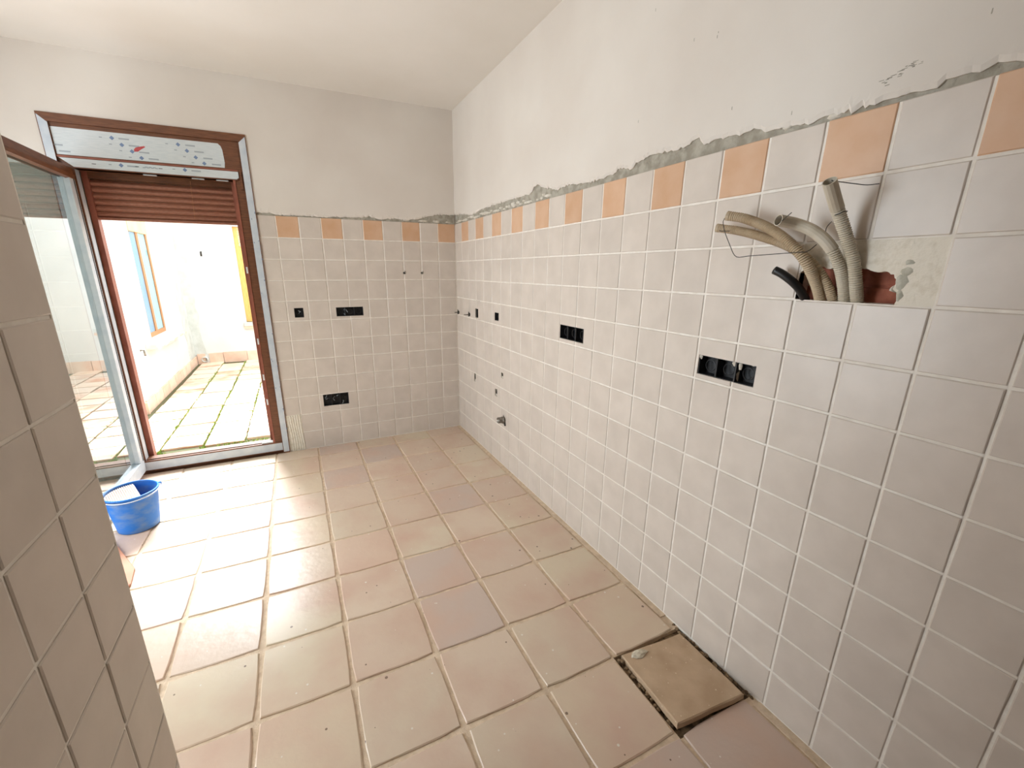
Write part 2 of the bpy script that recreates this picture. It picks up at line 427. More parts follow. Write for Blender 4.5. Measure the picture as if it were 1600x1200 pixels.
def ragged(parent, frame, edge, umin, umax, top, name, mname, face=0.003, back=-0.02, seed=5, amp=.004, skip=None):
    """plaster sheet above the tiles with a broken lower edge; edge = [(u, v)]"""
    rg = random.Random(seed); edge = sorted(edge); pts = []
    u = umin
    def val(u):
        if u <= edge[0][0]: return edge[0][1]
        for (a, va), (b, vb) in zip(edge, edge[1:]):
            if a <= u <= b: return va+(vb-va)*(u-a)/max(1e-9, b-a)
        return edge[-1][1]
    while u < umax:
        pts.append((u, val(u)+rg.uniform(-amp, amp)*(1 if rg.random() < .75 else 1.9))); u += rg.uniform(.006, .014)
    pts.append((umax, val(umax)))
    v = []; f = []
    for (a, b) in pts:
        bb = min(b+.012, top)
        lip = noise.noise(Vector((a*40, 0, seed)))*.003
        b2 = min(b+.03, top); v += [(a, b, back), (a, b, face-.004+lip), (a, bb, face+max(0, lip)), (a, b2, face), (a, max(TOP+.16, b2), face), (a, top, face), (a, top, back)]
    for i in range(len(pts)-1):
        for j in range(6): f.append((i*7+j, i*7+7+j, i*7+8+j, i*7+1+j))
    me = bpy.data.meshes.new(name); me.from_pydata(v, [], f)
    bm = bmesh.new(); bm.from_mesh(me); bmesh.ops.recalc_face_normals(bm, faces=bm.faces)
    f0 = max(bm.faces, key=lambda q: q.calc_area())
    if f0.normal.z < 0: bmesh.ops.reverse_faces(bm, faces=bm.faces)
    bm.to_mesh(me); bm.free()
    return link(name, me, mname, parent, frame)
edge_px_r = [(709.7, 336), (720, 334), (737, 336), (749, 329), (760, 324), (778, 318), (791, 314), (806, 310), (820, 305), (829, 303), (835, 291), (841, 288), (846, 292), (862, 294.6), (870.6, 297), (878.7, 292), (892, 288), (903, 286.5), (919, 286), (937, 280), (955, 274), (970, 263), (985, 264), (995, 256), (1012, 244), (1042, 237.5), (1072, 230), (1080, 221), (1092, 216), (1097, 226), (1125, 217), (1155, 209), (1185, 200), (1200, 207.5), (1225, 197.5), (1242, 194), (1250, 197), (1280, 187.5), (1295, 181), (1315, 177), (1350, 168), (1380, 158), (1400, 151), (1440, 142), (1468, 135.6), (1490, 120.5), (1500, 113.6), (1517, 113), (1534, 111), (1545, 102.6), (1559, 97), (1583, 90), (1600, 93)]
er = []
for px, py in edge_px_r:
    h = hit(px, py, 0, 0); er.append((-h.y, max(h.z, TOP+.002)))
er.append((5.0, TOP+.03))
ragged(wall_r, RW, er, 0.003, 4.6, CEIL, 'plaster', 'plaster', face=.0035)
def mortar_strip(parent, frame, ua, ub, name='mortar_strip', z0=TOP-.006, z1=TOP+.13):
    n = int((ub-ua)/.010); v = []; f = []; K = 12
    for i in range(n+1):
        u = ua+(ub-ua)*i/n
        for j in range(K):
            z = z0+(z1-z0)*j/(K-1)
            v.append((u, z, -.0065+noise.noise(Vector((u*45, z*60, 1)))*.0035+noise.noise(Vector((u*11, z*14, 5)))*.003))
    for i in range(n):
        for j in range(K-1): f.append((i*K+j, (i+1)*K+j, (i+1)*K+j+1, i*K+j+1))
    me = bpy.data.meshes.new(name); me.from_pydata(v, [], f)
    for p in me.polygons: p.use_smooth = True
    return link(name, me, 'mortar', parent, frame)
mortar_strip(wall_r, RW, 0, 4.6)
MB().box(.012, CAV_D, -4.6, 0, TOP-.02, CEIL).build('plaster_core', 'plaster', wall_r)
MB().box(0, CAV_D, YR, -4.6, -.02, CEIL).build('plaster_field', 'plaster', wall_r)
# white plaster residue left on the mortar
def residue(parent, frame, spots, seed):
    rg = random.Random(seed)
    for u, v, ru, rv in spots:
        k = 14; ring = []
        for i in range(k):
            th = 2*math.pi*i/k; q = rg.uniform(.65, 1.15); ring.append((u+ru*q*math.cos(th), v+rv*q*math.sin(th)))
        vv = [(a, b, -.012) for a, b in ring]+[(u+(a-u)*.8, v+(b-v)*.8, rg.uniform(-.0035, -.0015)) for a, b in ring]+[(u, v, -.001)]
        ff = [(i, (i+1) % k, k+(i+1) % k, k+i) for i in range(k)]+[(k+i, k+(i+1) % k, 2*k) for i in range(k)]
        me = bpy.data.meshes.new('residue'); me.from_pydata(vv, [], ff)
        bm = bmesh.new(); bm.from_mesh(me); bmesh.ops.recalc_face_normals(bm, faces=bm.faces); bm.to_mesh(me); bm.free()
        for p in me.polygons: p.use_smooth = True
        link('plaster_residue', me, 'residue', parent, frame)
rs = []
rg = random.Random(4)
for px0, px1, n in ((712, 830, 26), (838, 862, 5), (1195, 1290, 6)):
    for i in range(n):
        px = px0+(px1-px0)*(i+rg.random()*.6)/n
        t = hit(px, 300, 0, 0); rs.append((-t.y, TOP+rg.uniform(.008, .026), rg.uniform(.02, .05)*(1.4 if px < 760 else .8), rg.uniform(.006, .013)))
residue(wall_r, RW, rs, 9)

# cavity with the conduits: adhesive left where the two tiles were, brick inside
cavity_px = [(1241, 474), (1240, 452), (1246, 430), (1258, 419), (1270, 412), (1281, 416), (1296, 421), (1310, 417), (1330, 418), (1345, 420), (1356, 421), (1370, 425), (1384, 424), (1396, 430), (1399, 440), (1394, 452), (1405, 460), (1402, 470), (1396, 479)]
loop_in = [(-hit(a, b, 0, 0.002).y, hit(a, b, 0, .002).z) for a, b in cavity_px]
loop_in = [(u, max(v, HOLE2[2]-.002)) for u, v in loop_in]
rg = random.Random(2)
dense = []
for i in range(len(loop_in)):
    a, b = loop_in[i], loop_in[(i+1) % len(loop_in)]
    if i == len(loop_in)-1: dense.append(a); continue
    for t in range(3):
        q = t/3; dense.append((a[0]+(b[0]-a[0])*q+rg.uniform(-.002, .002), a[1]+(b[1]-a[1])*q+rg.uniform(-.002, .002)))
loop_out = [(HOLE2[1], HOLE2[2]-.003), (HOLE2[1], HOLE2[3]), (HOLE2[0], HOLE2[3]), (HOLE2[0], HOLE2[2]-.003)]
# polygon: outer rim joined to the broken rim (the opening reaches the lower tile edge)
poly = [(HOLE2[0], HOLE2[2]-.003)] + dense + [(HOLE2[1], HOLE2[2]-.003), (HOLE2[1], HOLE2[3]), (HOLE2[0], HOLE2[3])]
MB().prism([(a, b, -.004) for a, b in poly], (0, 0, -.022)).build('adhesive_bed', 'adhesive', wall_r).matrix_world = RW
# cream lumps and cement on the bed
def lump(parent, frame, u, v, n, ru, rv, h, m, name, seed):
    k, kk = 12, 4; vv = []; ff = []; rr = random.Random(seed); ph = [rr.uniform(.75, 1.2) for _ in range(k)]
    for j in range(kk):
        q = 1-j/kk
        for i in range(k):
            th = 2*math.pi*i/k; vv.append((u+ru*q*ph[i]*math.cos(th), v+rv*q*ph[i]*math.sin(th), n+h*(1-q*q)))
    vv.append((u, v, n+h))
    for j in range(kk-1):
        for i in range(k): ff.append((j*k+i, j*k+(i+1) % k, (j+1)*k+(i+1) % k, (j+1)*k+i))
    for i in range(k): ff.append(((kk-1)*k+i, (kk-1)*k+(i+1) % k, kk*k))
    me = bpy.data.meshes.new(name); me.from_pydata(vv, [], ff)
    for p in me.polygons: p.use_smooth = True
    return link(name, me, m, parent, frame)
for (px, py, ru, rv, m) in ((1276, 398, .020, .016, 'adhesive'), (1290, 404, .014, .009, 'adhesive'), (1408, 440, .015, .02, 'mortar_pale'), (1415, 425, .012, .012, 'mortar_pale'), (1404, 462, .008, .014, 'mortar_pale'), (1420, 410, .01, .006, 'mortar_pale')):
    q = hit(px, py, 0, 0); lump(wall_r, RW, -q.y, q.z, -.0045, ru, rv, .0035, m, 'mortar_lump', px)
# bricks inside
bz = 1.328
for i, (z0, z1) in enumerate(((1.30, 1.405), (1.412, 1.52))):
    MB().box(.052, CAV_D-.001, -3.215, -2.87, z0, z1).build('brick', 'brick', wall_r, bevel=.003)
MB().box(.058, CAV_D-.001, -3.22, -2.86, 1.30, 1.53).build('brick_joint', 'brick', wall_r)
q = hit(1391, 452, 0, .0); lump(wall_r, RW, -q.y, q.z, -.045, .012, .013, .045, 'residue', 'plaster_lump', 3)

# ---------------------------------------------------------------- back wall
wb = MB()
wb.box(DX1, 0.10, 0.06, 0.25, -.15, CEIL); wb.box(DX1, 0.10, 0.012, 0.06, TOP-.02, CEIL); wb.box(XL-.1, DX0, 0.012, .25, -.15, CEIL); wb.box(DX0, DX1, 0.012, .25, DZ1, CEIL); wb.box(DX0, DX1, .012, .25, -.15, -.02)
wall_b = tag(wb.build('wall_back', 'plaster'), kind='structure')
BH = {
    'single': (-1.324, -1.258, 1.090, 1.163),
    'triple': (-1.020, -0.812, 1.087, 1.158),
    'triple_low': (-1.190, -0.990, 0.352, 0.452),
}
gb = panel_mesh(DX1, 0.004, -.01, TOP-.004, .06+GZ, holes=list(BH.values()))
link('grout_bed', gb, 'wall_grout', wall_b, BW @ Matrix.Translation((0, 0, -.06)))
gb2 = panel_mesh(XL, DX0, -.01, TOP+.01, .05+GZ)
link('grout_bed', gb2, 'wall_grout', wall_b, BW @ Matrix.Translation((0, 0, -.05)))
c_x = lambda c: -((c-1)*P+0.1548)
for c in range(0, 10):
    x1 = 0.0 if c == 0 else c_x(c); x0 = c_x(c+1) if c < 9 else DX1
    for r in range(12):
        if c == 9 and r < 2: continue
        orange = r == 11 and c % 2 == 0
        wall_tile(wall_b, BW, x0, x1, r*P, (r+1)*P, list(BH.values()), 'orange_tile' if orange else 'wall_tile')
x = DX0
while x > XL+.02:
    x2 = max(x-P, XL)
    for r in range(12): wall_tile(wall_b, BW, x2, x, r*P, (r+1)*P, [], 'wall_tile')
    x = x2
# combed adhesive where two small tiles are missing beside the door
cb = MB(); n = 7
MB().box(DX1+.001, c_x(9)-.002, -.001, .01, .0, 2*P+.006).build('adhesive_patch', 'adhesive', wall_b)
for i in range(n):
    u = DX1+.008+(c_x(9)-DX1-.014)*i/(n-1); pts = []
    for j in range(24):
        z = .004+(2*P-.002)*j/23; pts.append((u+.004*math.sin(z*14+i*.25)+.010*(.5-z/(2*P))*.6, -.0018, z))
    MB().sweep(pts, .0032, 6).build('comb_ridge', 'adhesive', wall_b, smooth=True)
edge_px_b = [(402.5, 332), (422, 332), (430, 336), (477.5, 337), (500, 339.2), (522.5, 339), (550, 339.5), (565, 340), (577.5, 338), (582, 340.5), (597.5, 343), (612.5, 341.5), (635, 344), (651, 342.5), (658, 341), (667.5, 338.5), (676, 336.5), (685, 335), (704, 336)]
eb = []
for px, py in edge_px_b:
    h = hit(px, py, 1, 0); eb.append((h.x, max(h.z, TOP+.002)))
ragged(wall_b, BW, eb, DX1, -0.002, CEIL, 'plaster', 'plaster', face=.0035, seed=8, amp=.003)
mortar_strip(wall_b, BW, DX1, 0)
MB().box(DX0, DX1+.001, -.0035, .02, DZ1, CEIL).build('plaster_lintel', 'plaster', wall_b)
MB().box(XL, DX0, -.0035, .02, TOP, CEIL).build('plaster_field', 'plaster', wall_b)
residue(wall_b, BW, [(-.28, TOP+.012, .05, .008), (-.16, TOP+.014, .04, .011), (-.06, TOP+.012, .03, .008), (-.42, TOP+.01, .03, .005)], 5)

# ---------------------------------------------------------------- left wall (end of the partition beside the camera)
LE = -2.660
wall_l = tag(MB().box(LX-.16, LX-.012, YR, LE, -.15, CEIL).build('wall_left', 'plaster'), kind='structure')
link('grout_bed', panel_mesh(-4.6, LE, -.01, TOP, .012+GZ), 'wall_grout', wall_l, LW @ Matrix.Translation((0, 0, -.012)))
u = LE
for cidx in range(8):
    u2 = u-P-(.002 if cidx == 0 else 0)
    for r in range(12):
        orange = r == 11 and cidx % 2 == 0
        wall_tile(wall_l, LW, u2, u+(TJ/2 if cidx == 0 else 0), r*P, (r+1)*P, [], 'orange_tile' if orange else 'wall_tile')
    u = u2
MB().box(LX-.012, LX+.0035, -4.6, LE, TOP+.002, CEIL).build('plaster_field', 'plaster', wall_l)
MB().box(LX-.012, LX, YR, -4.6, 0, CEIL).build('plaster_field', 'plaster', wall_l)
MB().box(LX-.012, LX-.0012, LE, LE+.004, 0, TOP).build('edge_profile', 'wall_grout', wall_l)

# side wall and rear wall with their windows
ws = MB()
WY0, WY1, WZ0, WZ1 = -2.5, -1.0, .30, 2.30
ws.box(XL-.2, XL, YR, WY0, -.15, CEIL); ws.box(XL-.2, XL, WY1, .25, -.15, CEIL); ws.box(XL-.2, XL, WY0, WY1, -.15, WZ0); ws.box(XL-.2, XL, WY0, WY1, WZ1, CEIL)
tag(ws.build('wall_side', 'plaster'), kind='structure')
wr = MB().box(XL-.2, .32, YR-.2, YR, -.15, CEIL)
tag(wr.build('wall_rear', 'plaster'), kind='structure')
def window_frame(name, parts, m='brown_pvc'):
    e = tag(empty(name), kind='structure')
    for p in parts: bx('window_frame', m, e, *p)
    return e
window_frame('window_3', [(XL-.1, XL-.04, WY0, WY0+.05, WZ0, WZ1), (XL-.1, XL-.04, WY1-.05, WY1, WZ0, WZ1), (XL-.1, XL-.04, WY0+.05, WY1-.05, WZ0, WZ0+.05), (XL-.1, XL-.04, WY0+.05, WY1-.05, WZ1-.05, WZ1)])

# ---------------------------------------------------------------- balcony door
door = tag(empty('door_1', (-2.0, 0, 0)), kind='structure')
door.location = (0, 0, 0)
TH = 0.012
# casing strips round the opening; the side ones still carry film
def mitred(pts, y0, y1, name, m, parent=door): return MB().prism([(a, y0, b) for a, b in pts], (0, y1-y0, 0)).build(name, m, parent)
cw = .046
cz = DZ1
cas_r = mitred([(DX1, .0), (DX1, cz), (DX1-cw, cz-cw), (DX1-cw, .0)], -TH, .05, 'casing', 'brown_pvc')
cas_l = mitred([(DX0, .0), (DX0, cz), (DX0+cw, cz-cw), (DX0+cw, .0)], -TH, .05, 'casing', 'brown_pvc')
mitred([(DX0, cz), (DX1, cz), (DX1-cw, cz-cw), (DX0+cw, cz-cw)], -TH, .05, 'casing', 'brown_pvc')
mitred([(DX1-.004, .012), (DX1-.004, cz-.014), (DX1-cw+.001, cz-cw-.006), (DX1-cw+.001, .012)], -TH-.0008, -TH+.001, 'protective_film', 'film_side', cas_r)
mitred([(DX0+.004, .012), (DX0+.004, cz-.014), (DX0+cw-.001, cz-cw-.006), (DX0+cw-.001, .012)], -TH-.0008, -TH+.001, 'protective_film', 'film_side', cas_l)
# blue flecks of torn film on the right strip
rg = random.Random(6)
for i in range(16):
    z = rg.uniform(.2, 2.0); x = DX1-cw+rg.choice((.006, .012, .036, .04))
    MB().box(x, x+rg.uniform(.003, .006), -TH-.0014, -TH, z, z+rg.uniform(.006, .016)).build('film_tear', 'print_blue', cas_r)
ix0, ix1 = DX0+cw, DX1-cw        # inside the casing: -2.493 .. -1.533
# shutter box board with printed film
boxp = bx('shutter_box_board', 'brown_pvc', door, ix0, ix1, .0, .03, 2.090, cz-cw)
film = MB().prism([(a, -.0012, b) for a, b in ((ix0+.002, 2.252), (-1.655, 2.2535), (-1.648, 2.246), (-1.640, 2.238), (-1.634, 2.215), (-1.632, 2.17), (-1.631, 2.14), (-1.636, 2.108), (ix0+.004, 2.106))], (0, .0014, 0)).build('printed_film', 'film', boxp)
bx('joint_bead', 'red_pvc', door, ix0, ix1-.03, -.006, .01, 2.0915, 2.100)
tr0, tr1 = ix0+.004, ix1-.027
trans = mitred([(tr0, 2.090), (tr1, 2.090), (tr1, 2.044), (tr1-.012, 2.036), (tr0+.062, 2.036)], -.008, .06, 'transom', 'brown_pvc')
tf = mitred([(tr0+.006, 2.088), (tr1-.001, 2.088), (tr1-.001, 2.052), (tr1-.014, 2.041), (tr0+.066, 2.041)], -.0092, -.007, 'printed_film', 'film', trans)
# print on the films
def mark(px, py, kind, parent, yy):
    p = hit(px, py, 1, yy)
    if kind == 'd':
        s = .0125; MB().prism([(p.x-s, yy-.0004, p.z), (p.x, yy-.0004, p.z+s), (p.x+s, yy-.0004, p.z), (p.x, yy-.0004, p.z-s)], (0, .0006, 0)).build('printed_diamond', 'print_blue', parent)
    else:
        wd, hh, mm = {'t': (.052, .0085, 'print_grey'), 's': (.014, .006, 'print_grey'), 'k': (.02, .004, 'print_dark'), 'l': (.3, .004, 'film_side')}[kind]
        MB().box(p.x-wd/2, p.x+wd/2, yy-.0004, yy+.0002, p.z-hh/2, p.z+hh/2).build('printed_mark', mm, parent)
c5 = lambda X, Y: (60+X/4.848, 180+Y/4.848)
for X, Y in ((555, 172), (632, 225), (710, 275), (782, 325), (1057, 222), (1125, 270), (1192, 320), (1257, 366)):
    mark(*c5(X, Y), 'd', film, -.0012)
    mark(*c5(X+92, Y+9), 't', film, -.0012)
    mark(*c5(X-86, Y-6), 's', film, -.0012)
for X, Y in ((140, 222), (200, 273)): mark(*c5(X, Y), 't', film, -.0012)
for X, Y in ((627, 380), (1110, 415)):
    mark(*c5(X, Y), 'd', tf, -.0092); mark(*c5(X+85, Y+8), 't', tf, -.0092); mark(*c5(X-84, Y-6), 's', tf, -.0092)
mark(*c5(420, 369), 'k', tf, -.0092); mark(*c5(747, 390), 'k', tf, -.0092)
for i in range(7): mark(*c5(800+i*16, 397+i*1.2), 's', tf, -.0092) if i % 2 == 0 else mark(*c5(800+i*16, 393+i*1.2), 's', tf, -.0092)
mark(*c5(925, 405), 'k', tf, -.0092)
rp = [hit(*c5(X, Y), 1, -.0016) for X, Y in ((722, 262), (735, 245), (760, 240), (800, 234), (810, 242), (780, 258), (755, 276), (728, 276))]
MB().prism([(p.x, -.0018, p.z) for p in rp], (0, .0008, 0)).build('red_sticker', 'print_red', film)
# strap slot at the right of the board
bx('strap_slot', 'brown_pvc', door, ix1-.024, ix1-.009, -.003, .02, 1.98, 2.245)
# fixed frame members
fr_r = bx('door_jamb', 'brown_pvc', door, -1.597, ix1, .008, .10, .085, 2.09)
bx('jamb_bead', 'red_pvc', fr_r, -1.600, -1.586, .002, .02, .09, 2.036)
bx('lock_strip', 'brown_pvc', fr_r, -1.584, -1.536, .004, .012, .09, .93)
for z in (.42, .62, .90, 1.42):
    bx('strike_plate', 'white_plastic', fr_r, -1.6025, -1.592, -.0, .02, z, z+.045)
fr_l = bx('door_jamb', 'brown_pvc', door, ix0, -2.430, .008, .10, .085, 2.09)
bx('protective_film', 'film_side', fr_l, -2.4305, -2.4288, .014, .072, .09, 2.034)
bx('gasket', 'dark_rubber', fr_l, -2.4305, -2.4282, .0735, .082, .09, 2.034)
hd = bx('door_head', 'brown_pvc', door, -2.430, -1.597, .008, .10, 2.036, 2.090)
for x in (-2.10, -1.84, -1.70): bx('clip', 'white_plastic', hd, x, x+.07, .03, .045, 2.030, 2.0365)
bx('shutter_guide', 'red_pvc', door, -2.450, -2.402, .10, .16, .03, 2.1)
bx('shutter_guide', 'red_pvc', door, -1.622, -1.580, .10, .16, .03, 2.1)
# sill of the frame
th = bx('threshold', 'brown_pvc', door, ix0-.02, ix1, .0, .10, .018, .098)
bx('protective_film', 'film_side', th, ix0-.02, ix1-.004, -.0012, .002, .026, .088)
bx('base_profile', 'brown_pvc', th, ix0-.02, ix1, .025, .08, -.02, .018)
bx('rail_lip', 'brown_pvc', th, -2.43, -1.60, .02, .085, .098, .104)
p = hit(421, 694, 1, .01); bx('keep', 'white_plastic', th, p.x-.05, p.x+.03, .005, .03, .098, .110)
# roller shutter, partly lowered
sh = empty('roller_shutter', (0, 0, 0), door)
sp = .0375; zb = 1.770
for i in range(6):
    z0 = zb+i*sp; pts = []; nn = 7
    prof = [(.130-.013*math.sin(math.pi*t/nn), z0+.0015+(sp-.003)*t/nn) for t in range(nn+1)]
    mb = MB(); k = len(prof)
    for xx in (-2.418, -1.606):
        mb.v += [(xx, a, b) for a, b in prof]
    mb.v += [(xx, .135, z0+.0015+(sp-.003)*q) for xx in (-2.418, -1.606) for q in (0, 1)]
    for t in range(k-1): mb.f.append((t, k+t, k+t+1, t+1))
    mb.f.append((2*k, 2*k+2, 2*k+3, 2*k+1))
    mb.build('slat', 'shutter', sh, smooth=False)
bx('slat_web', 'brown_pvc', sh, -2.418, -1.606, .1305, .134, zb, 2.15)
bx('slot_cover', 'brown_pvc', sh, -2.428, -1.600, .102, .1295, zb+6*sp+.006, 2.12)
bx('bottom_bar', 'shutter', sh, -2.418, -1.606, .112, .138, zb-.014, zb+.001, bevel=.003)
a = hit(297, 283, 1, .095); b = hit(304.5, 342, 1, .095)
MB().sweep([a, (a+b)/2, b], .0011, 5).build('cord', 'oak_pvc', door)
# leaf, opened into the room
leaf = empty('door_leaf', (0, 0, 0), door)
lx0, lx1, ly0, ly1, lz0, lz1 = -2.500, -2.432, -.87, -.016, .035, 2.034
def rail(name, m, *b): return bx(name, m, leaf, *b, bevel=.003)
rt = rail('rail', 'brown_pvc', lx0, lx1, ly0, ly1, lz1-.062, lz1)
MB().prism([(lx1-.001, 0, lz1-.040), (lx1+.008, 0, lz1-.046), (lx1+.006, 0, lz1-.062), (lx1-.012, 0, lz1-.070), (lx1-.012, 0, lz1-.045)], (0, 1, 0))
mbb = MB().prism([(lx1-.002, ly1-.010, lz1-.038), (lx1+.007, ly1-.010, lz1-.042), (lx1+.004, ly1-.010, lz1-.064), (lx1-.016, ly1-.010, lz1-.070)], (0, ly0-ly1+.02, 0)); mbb.build('glazing_bead', 'brown_pvc', rt)
rb = rail('rail', 'film_side', lx0, lx1, ly0, ly1, lz0, lz0+.085)
st = rail('stile', 'film_side', lx0, lx1, ly1-.075, ly1, lz0+.085, lz1-.062)
bx('gasket', 'dark_rubber', st, lx1-.001, lx1+.0015, ly1-.022, ly1-.012, lz0+.085, lz1-.06)
rail('stile', 'brown_pvc', lx0, lx1, ly0, ly0+.075, lz0+.085, lz1-.062)
bx('pane', 'pane_glass', leaf, lx1-.034, lx1-.028, ly0+.07, ly1-.07, lz0+.08, lz1-.058)
for z in (.25, 1.05, 1.85): MB().lathe([(.001, 0), (.008, 0), (.008, .07), (.001, .07)], (-2.486, -.0085, z), 12).build('hinge', 'brown_pvc', leaf, smooth=True)

# ---------------------------------------------------------------- electrical boxes, pipe stubs
def socket_box(name, label, frame, rect, mods, depth=.045, group=None, tape=0, seed=1, dividers=True):
    u0_, u1_, v0_, v1_ = rect; e = tag(empty(name), label, 'socket box', group)
    mwl = frame @ Vector(((u0_+u1_)/2, (v0_+v1_)/2, -depth)); e.location = mwl
    inv = Matrix.Translation(mwl).inverted()
    rg = random.Random(seed); wmod = (u1_-u0_)/mods
    def put(nm, mb, m, par=e, bevel=0):
        o = link(nm, mb.mesh(nm, bevel=bevel), m); o.parent = par; o.matrix_world = frame; return o
    bpy.context.view_layer.update()
    for i in range(mods):
        a, b = u0_+wmod*i+.0006, u0_+wmod*(i+1)-.0006; t = .0022
        mb = MB()
        mb.box(a, b, v0_+.0006, v1_-.0006, -depth, -depth+.003)
        f = -.0022-rg.uniform(0, .001)
        mb.box(a, a+t, v0_+.0006, v1_-.0006, -depth+.003, f); mb.box(b-t, b, v0_+.0006, v1_-.0006, -depth+.003, f)
        mb.box(a+t, b-t, v0_+.0006, v0_+t, -depth+.003, f-.002); mb.box(a+t, b-t, v1_-t, v1_-.0006, -depth+.003, f-.002)
        put('box_module', mb, 'black_plastic')
        # screw boss and knock-out ring
        cu, cv = (a+b)/2, (v0_+v1_)/2; rr = min(wmod, v1_-v0_)*.28
        mb = MB(); k = 16
        ring = [(cu+rr*math.cos(2*math.pi*j/k), cv+rr*math.sin(2*math.pi*j/k), -depth+.004+.02) for j in range(k+1)]
        mb.sweep(ring, .0022, 6, caps=False); put('knockout_ring', mb, 'black_plastic')
    for i in range(tape):
        cu = rg.uniform(u0_+.02, u1_-.02); cv = rg.uniform(v0_+.015, v1_-.015)
        mb = MB(); pts = [(cu+rg.uniform(-.03, .03)*0+q*rg.uniform(-.018, .018), cv+q*rg.uniform(-.025, .025), -.004-abs(1-q)*.018) for q in (-1, -.4, .3, 1)]
        pts = [(min(max(p[0], u0_+.006), u1_-.006), min(max(p[1], v0_+.006), v1_-.006), p[2]) for p in pts]
        P2, _ = spline(pts, 14); mb.sweep(P2, .0026, 6); put('cable_end', mb, 'dark_metal' if i % 2 else 'print_grey')
    return e
socket_box('socket_box', 'black triple socket box set in the long tiled wall, far from the conduits', RW, RH['triple_a'], 3, seed=1)
sb = socket_box('socket_box', 'black triple socket box with chipped tile edges in the long wall below the conduits', RW, RH['triple_b'], 3, seed=2)
socket_box('socket_box', 'small black socket box in a cut tile beside the pipe stub near the corner', RW, RH['slot_a'], 1, seed=3)
socket_box('socket_box', 'small black socket box above the two round pipe holes in the long wall', RW, RH['slot_b'], 1, seed=4)
socket_box('socket_box', 'single black socket box beside the balcony door on the short tiled wall', BW, BH['single'], 1, seed=5, tape=1)
socket_box('socket_box', 'black triple socket box at worktop height on the short tiled wall', BW, BH['triple'], 3, seed=6, tape=3)
socket_box('socket_box', 'low black triple socket box full of cable ends on the short tiled wall', BW, BH['triple_low'], 3, seed=7, tape=9, depth=.04)
# chipped plaster edges of the box below the conduits
for (u_, v_, a_, b_) in ((2.600, 1.148, .008, .012), (2.68, 1.157, .03, .004), (2.736, 1.146, .010, .010), (2.757, 1.142, .007, .014), (2.80, 1.154, .012, .004)):
    lump(wall_r, RW, u_, v_, -.008, a_, b_, .006, 'residue', 'plaster_chip', int(u_*1000))
lump(wall_r, RW, 2.744, 1.105, -.02, .004, .026, .017, 'residue', 'plaster_chip', 8)
# cut line round the tile that holds the small box
for (a, b, c, d) in ((.4555-.0045, .4555-.0015, 1.066, 1.214), (.4595, .535, 1.2125, 1.2145), (.4595, .535, 1.0655, 1.0675)):
    MB().box(a, b, c, d, -.003, -.0012).build('cut_line', 'mortar', wall_r).matrix_world = RW
# pipe holes
def hole_box(name, label, rect, seed):
    u0_, u1_, v0_, v1_ = rect; e = tag(empty(name, RW @ Vector(((u0_+u1_)/2, (v0_+v1_)/2, -.04))), label, 'pipe hole')
    bpy.context.view_layer.update()
    mb = MB().box(u0_+.0005, u1_-.0005, v0_+.0005, v1_-.0005, -.06, -.055)
    for r_ in ((u0_+.0005, u0_+.003, v0_, v1_), (u1_-.003, u1_-.0005, v0_, v1_), (u0_+.003, u1_-.003, v0_+.0005, v0_+.003), (u0_+.003, u1_-.003, v1_-.003, v1_-.0005)):
        mb.box(*r_, -.055, -.004)
    o = link('lining', mb.mesh('lining'), 'mortar'); o.parent = e; o.matrix_world = RW
    cu, cv = (u0_+u1_)/2, (v0_+v1_)/2
    mb = MB(); mb.sweep([(cu, cv-.004, -.054), (cu, cv-.004, -.006)], [.013, .013], 14)
    o = link('pipe_end', mb.mesh('pipe_end', smooth=True), 'dark_metal'); o.parent = e; o.matrix_world = RW
    lump_o = lump(e, RW, cu-.003, v0_+.010, -.006, .014, .009, .004, 'residue', 'plaster_rim', seed); lump_o.matrix_world = RW
    return e
hole_box('pipe_outlet', 'ragged pipe hole low on the long wall, closest to the corner', RH['hole_c'], 1)
hole_box('pipe_outlet', 'small square pipe hole, the highest of the low holes in the long wall', RH['hole_d'], 2)
hole_box('pipe_outlet', 'ragged pipe hole directly above the protruding drain stub', RH['hole_e'], 3)
# drain stub
q = hit(788, 656, 0, 0)
e = tag(empty('drain_stub', (0, q.y, q.z)), 'grey metal drain stub sticking out low on the long tiled wall', 'pipe')
bpy.context.view_layer.update()
def wpart(nm, mb, m, par, smooth=True):
    o = link(nm, mb.mesh(nm, smooth=smooth), m); o.parent = par; o.matrix_parent_inverse = par.matrix_world.inverted(); return o
wpart('pipe', MB().sweep([(.03, q.y, q.z), (-.012, q.y, q.z), (-.014, q.y, q.z), (-.050, q.y+.004, q.z+.002), (-.052, q.y+.004, q.z+.002), (-.052, q.y+.004, q.z+.002), (-.010, q.y+.001, q.z)], [.021, .021, .0225, .0225, .021, .0165, .016], 20, caps=False), 'metal', e)
wpart('pipe_mouth', MB().sweep([(-.010, q.y+.001, q.z), (-.012, q.y+.001, q.z)], .0175, 16), 'metal', e)
wpart('collar', MB().sweep([(-.004, q.y, q.z), (-.006, q.y, q.z), (-.018, q.y, q.z), (-.020, q.y, q.z)], [.021, .0265, .0265, .021], 20), 'metal', e)
wpart('valve_pin', MB().sweep([(-.010, q.y-.002, q.z+.024), (-.010, q.y-.002, q.z+.040)], [.003, .0018], 8), 'dark_metal', e)
wpart('spout', MB().sweep([(-.004, q.y-.012, q.z-.015), (-.004, q.y-.020, q.z-.032), (-.004, q.y-.024, q.z-.040)], [.009, .008, .006], 10), 'dark_metal', e)
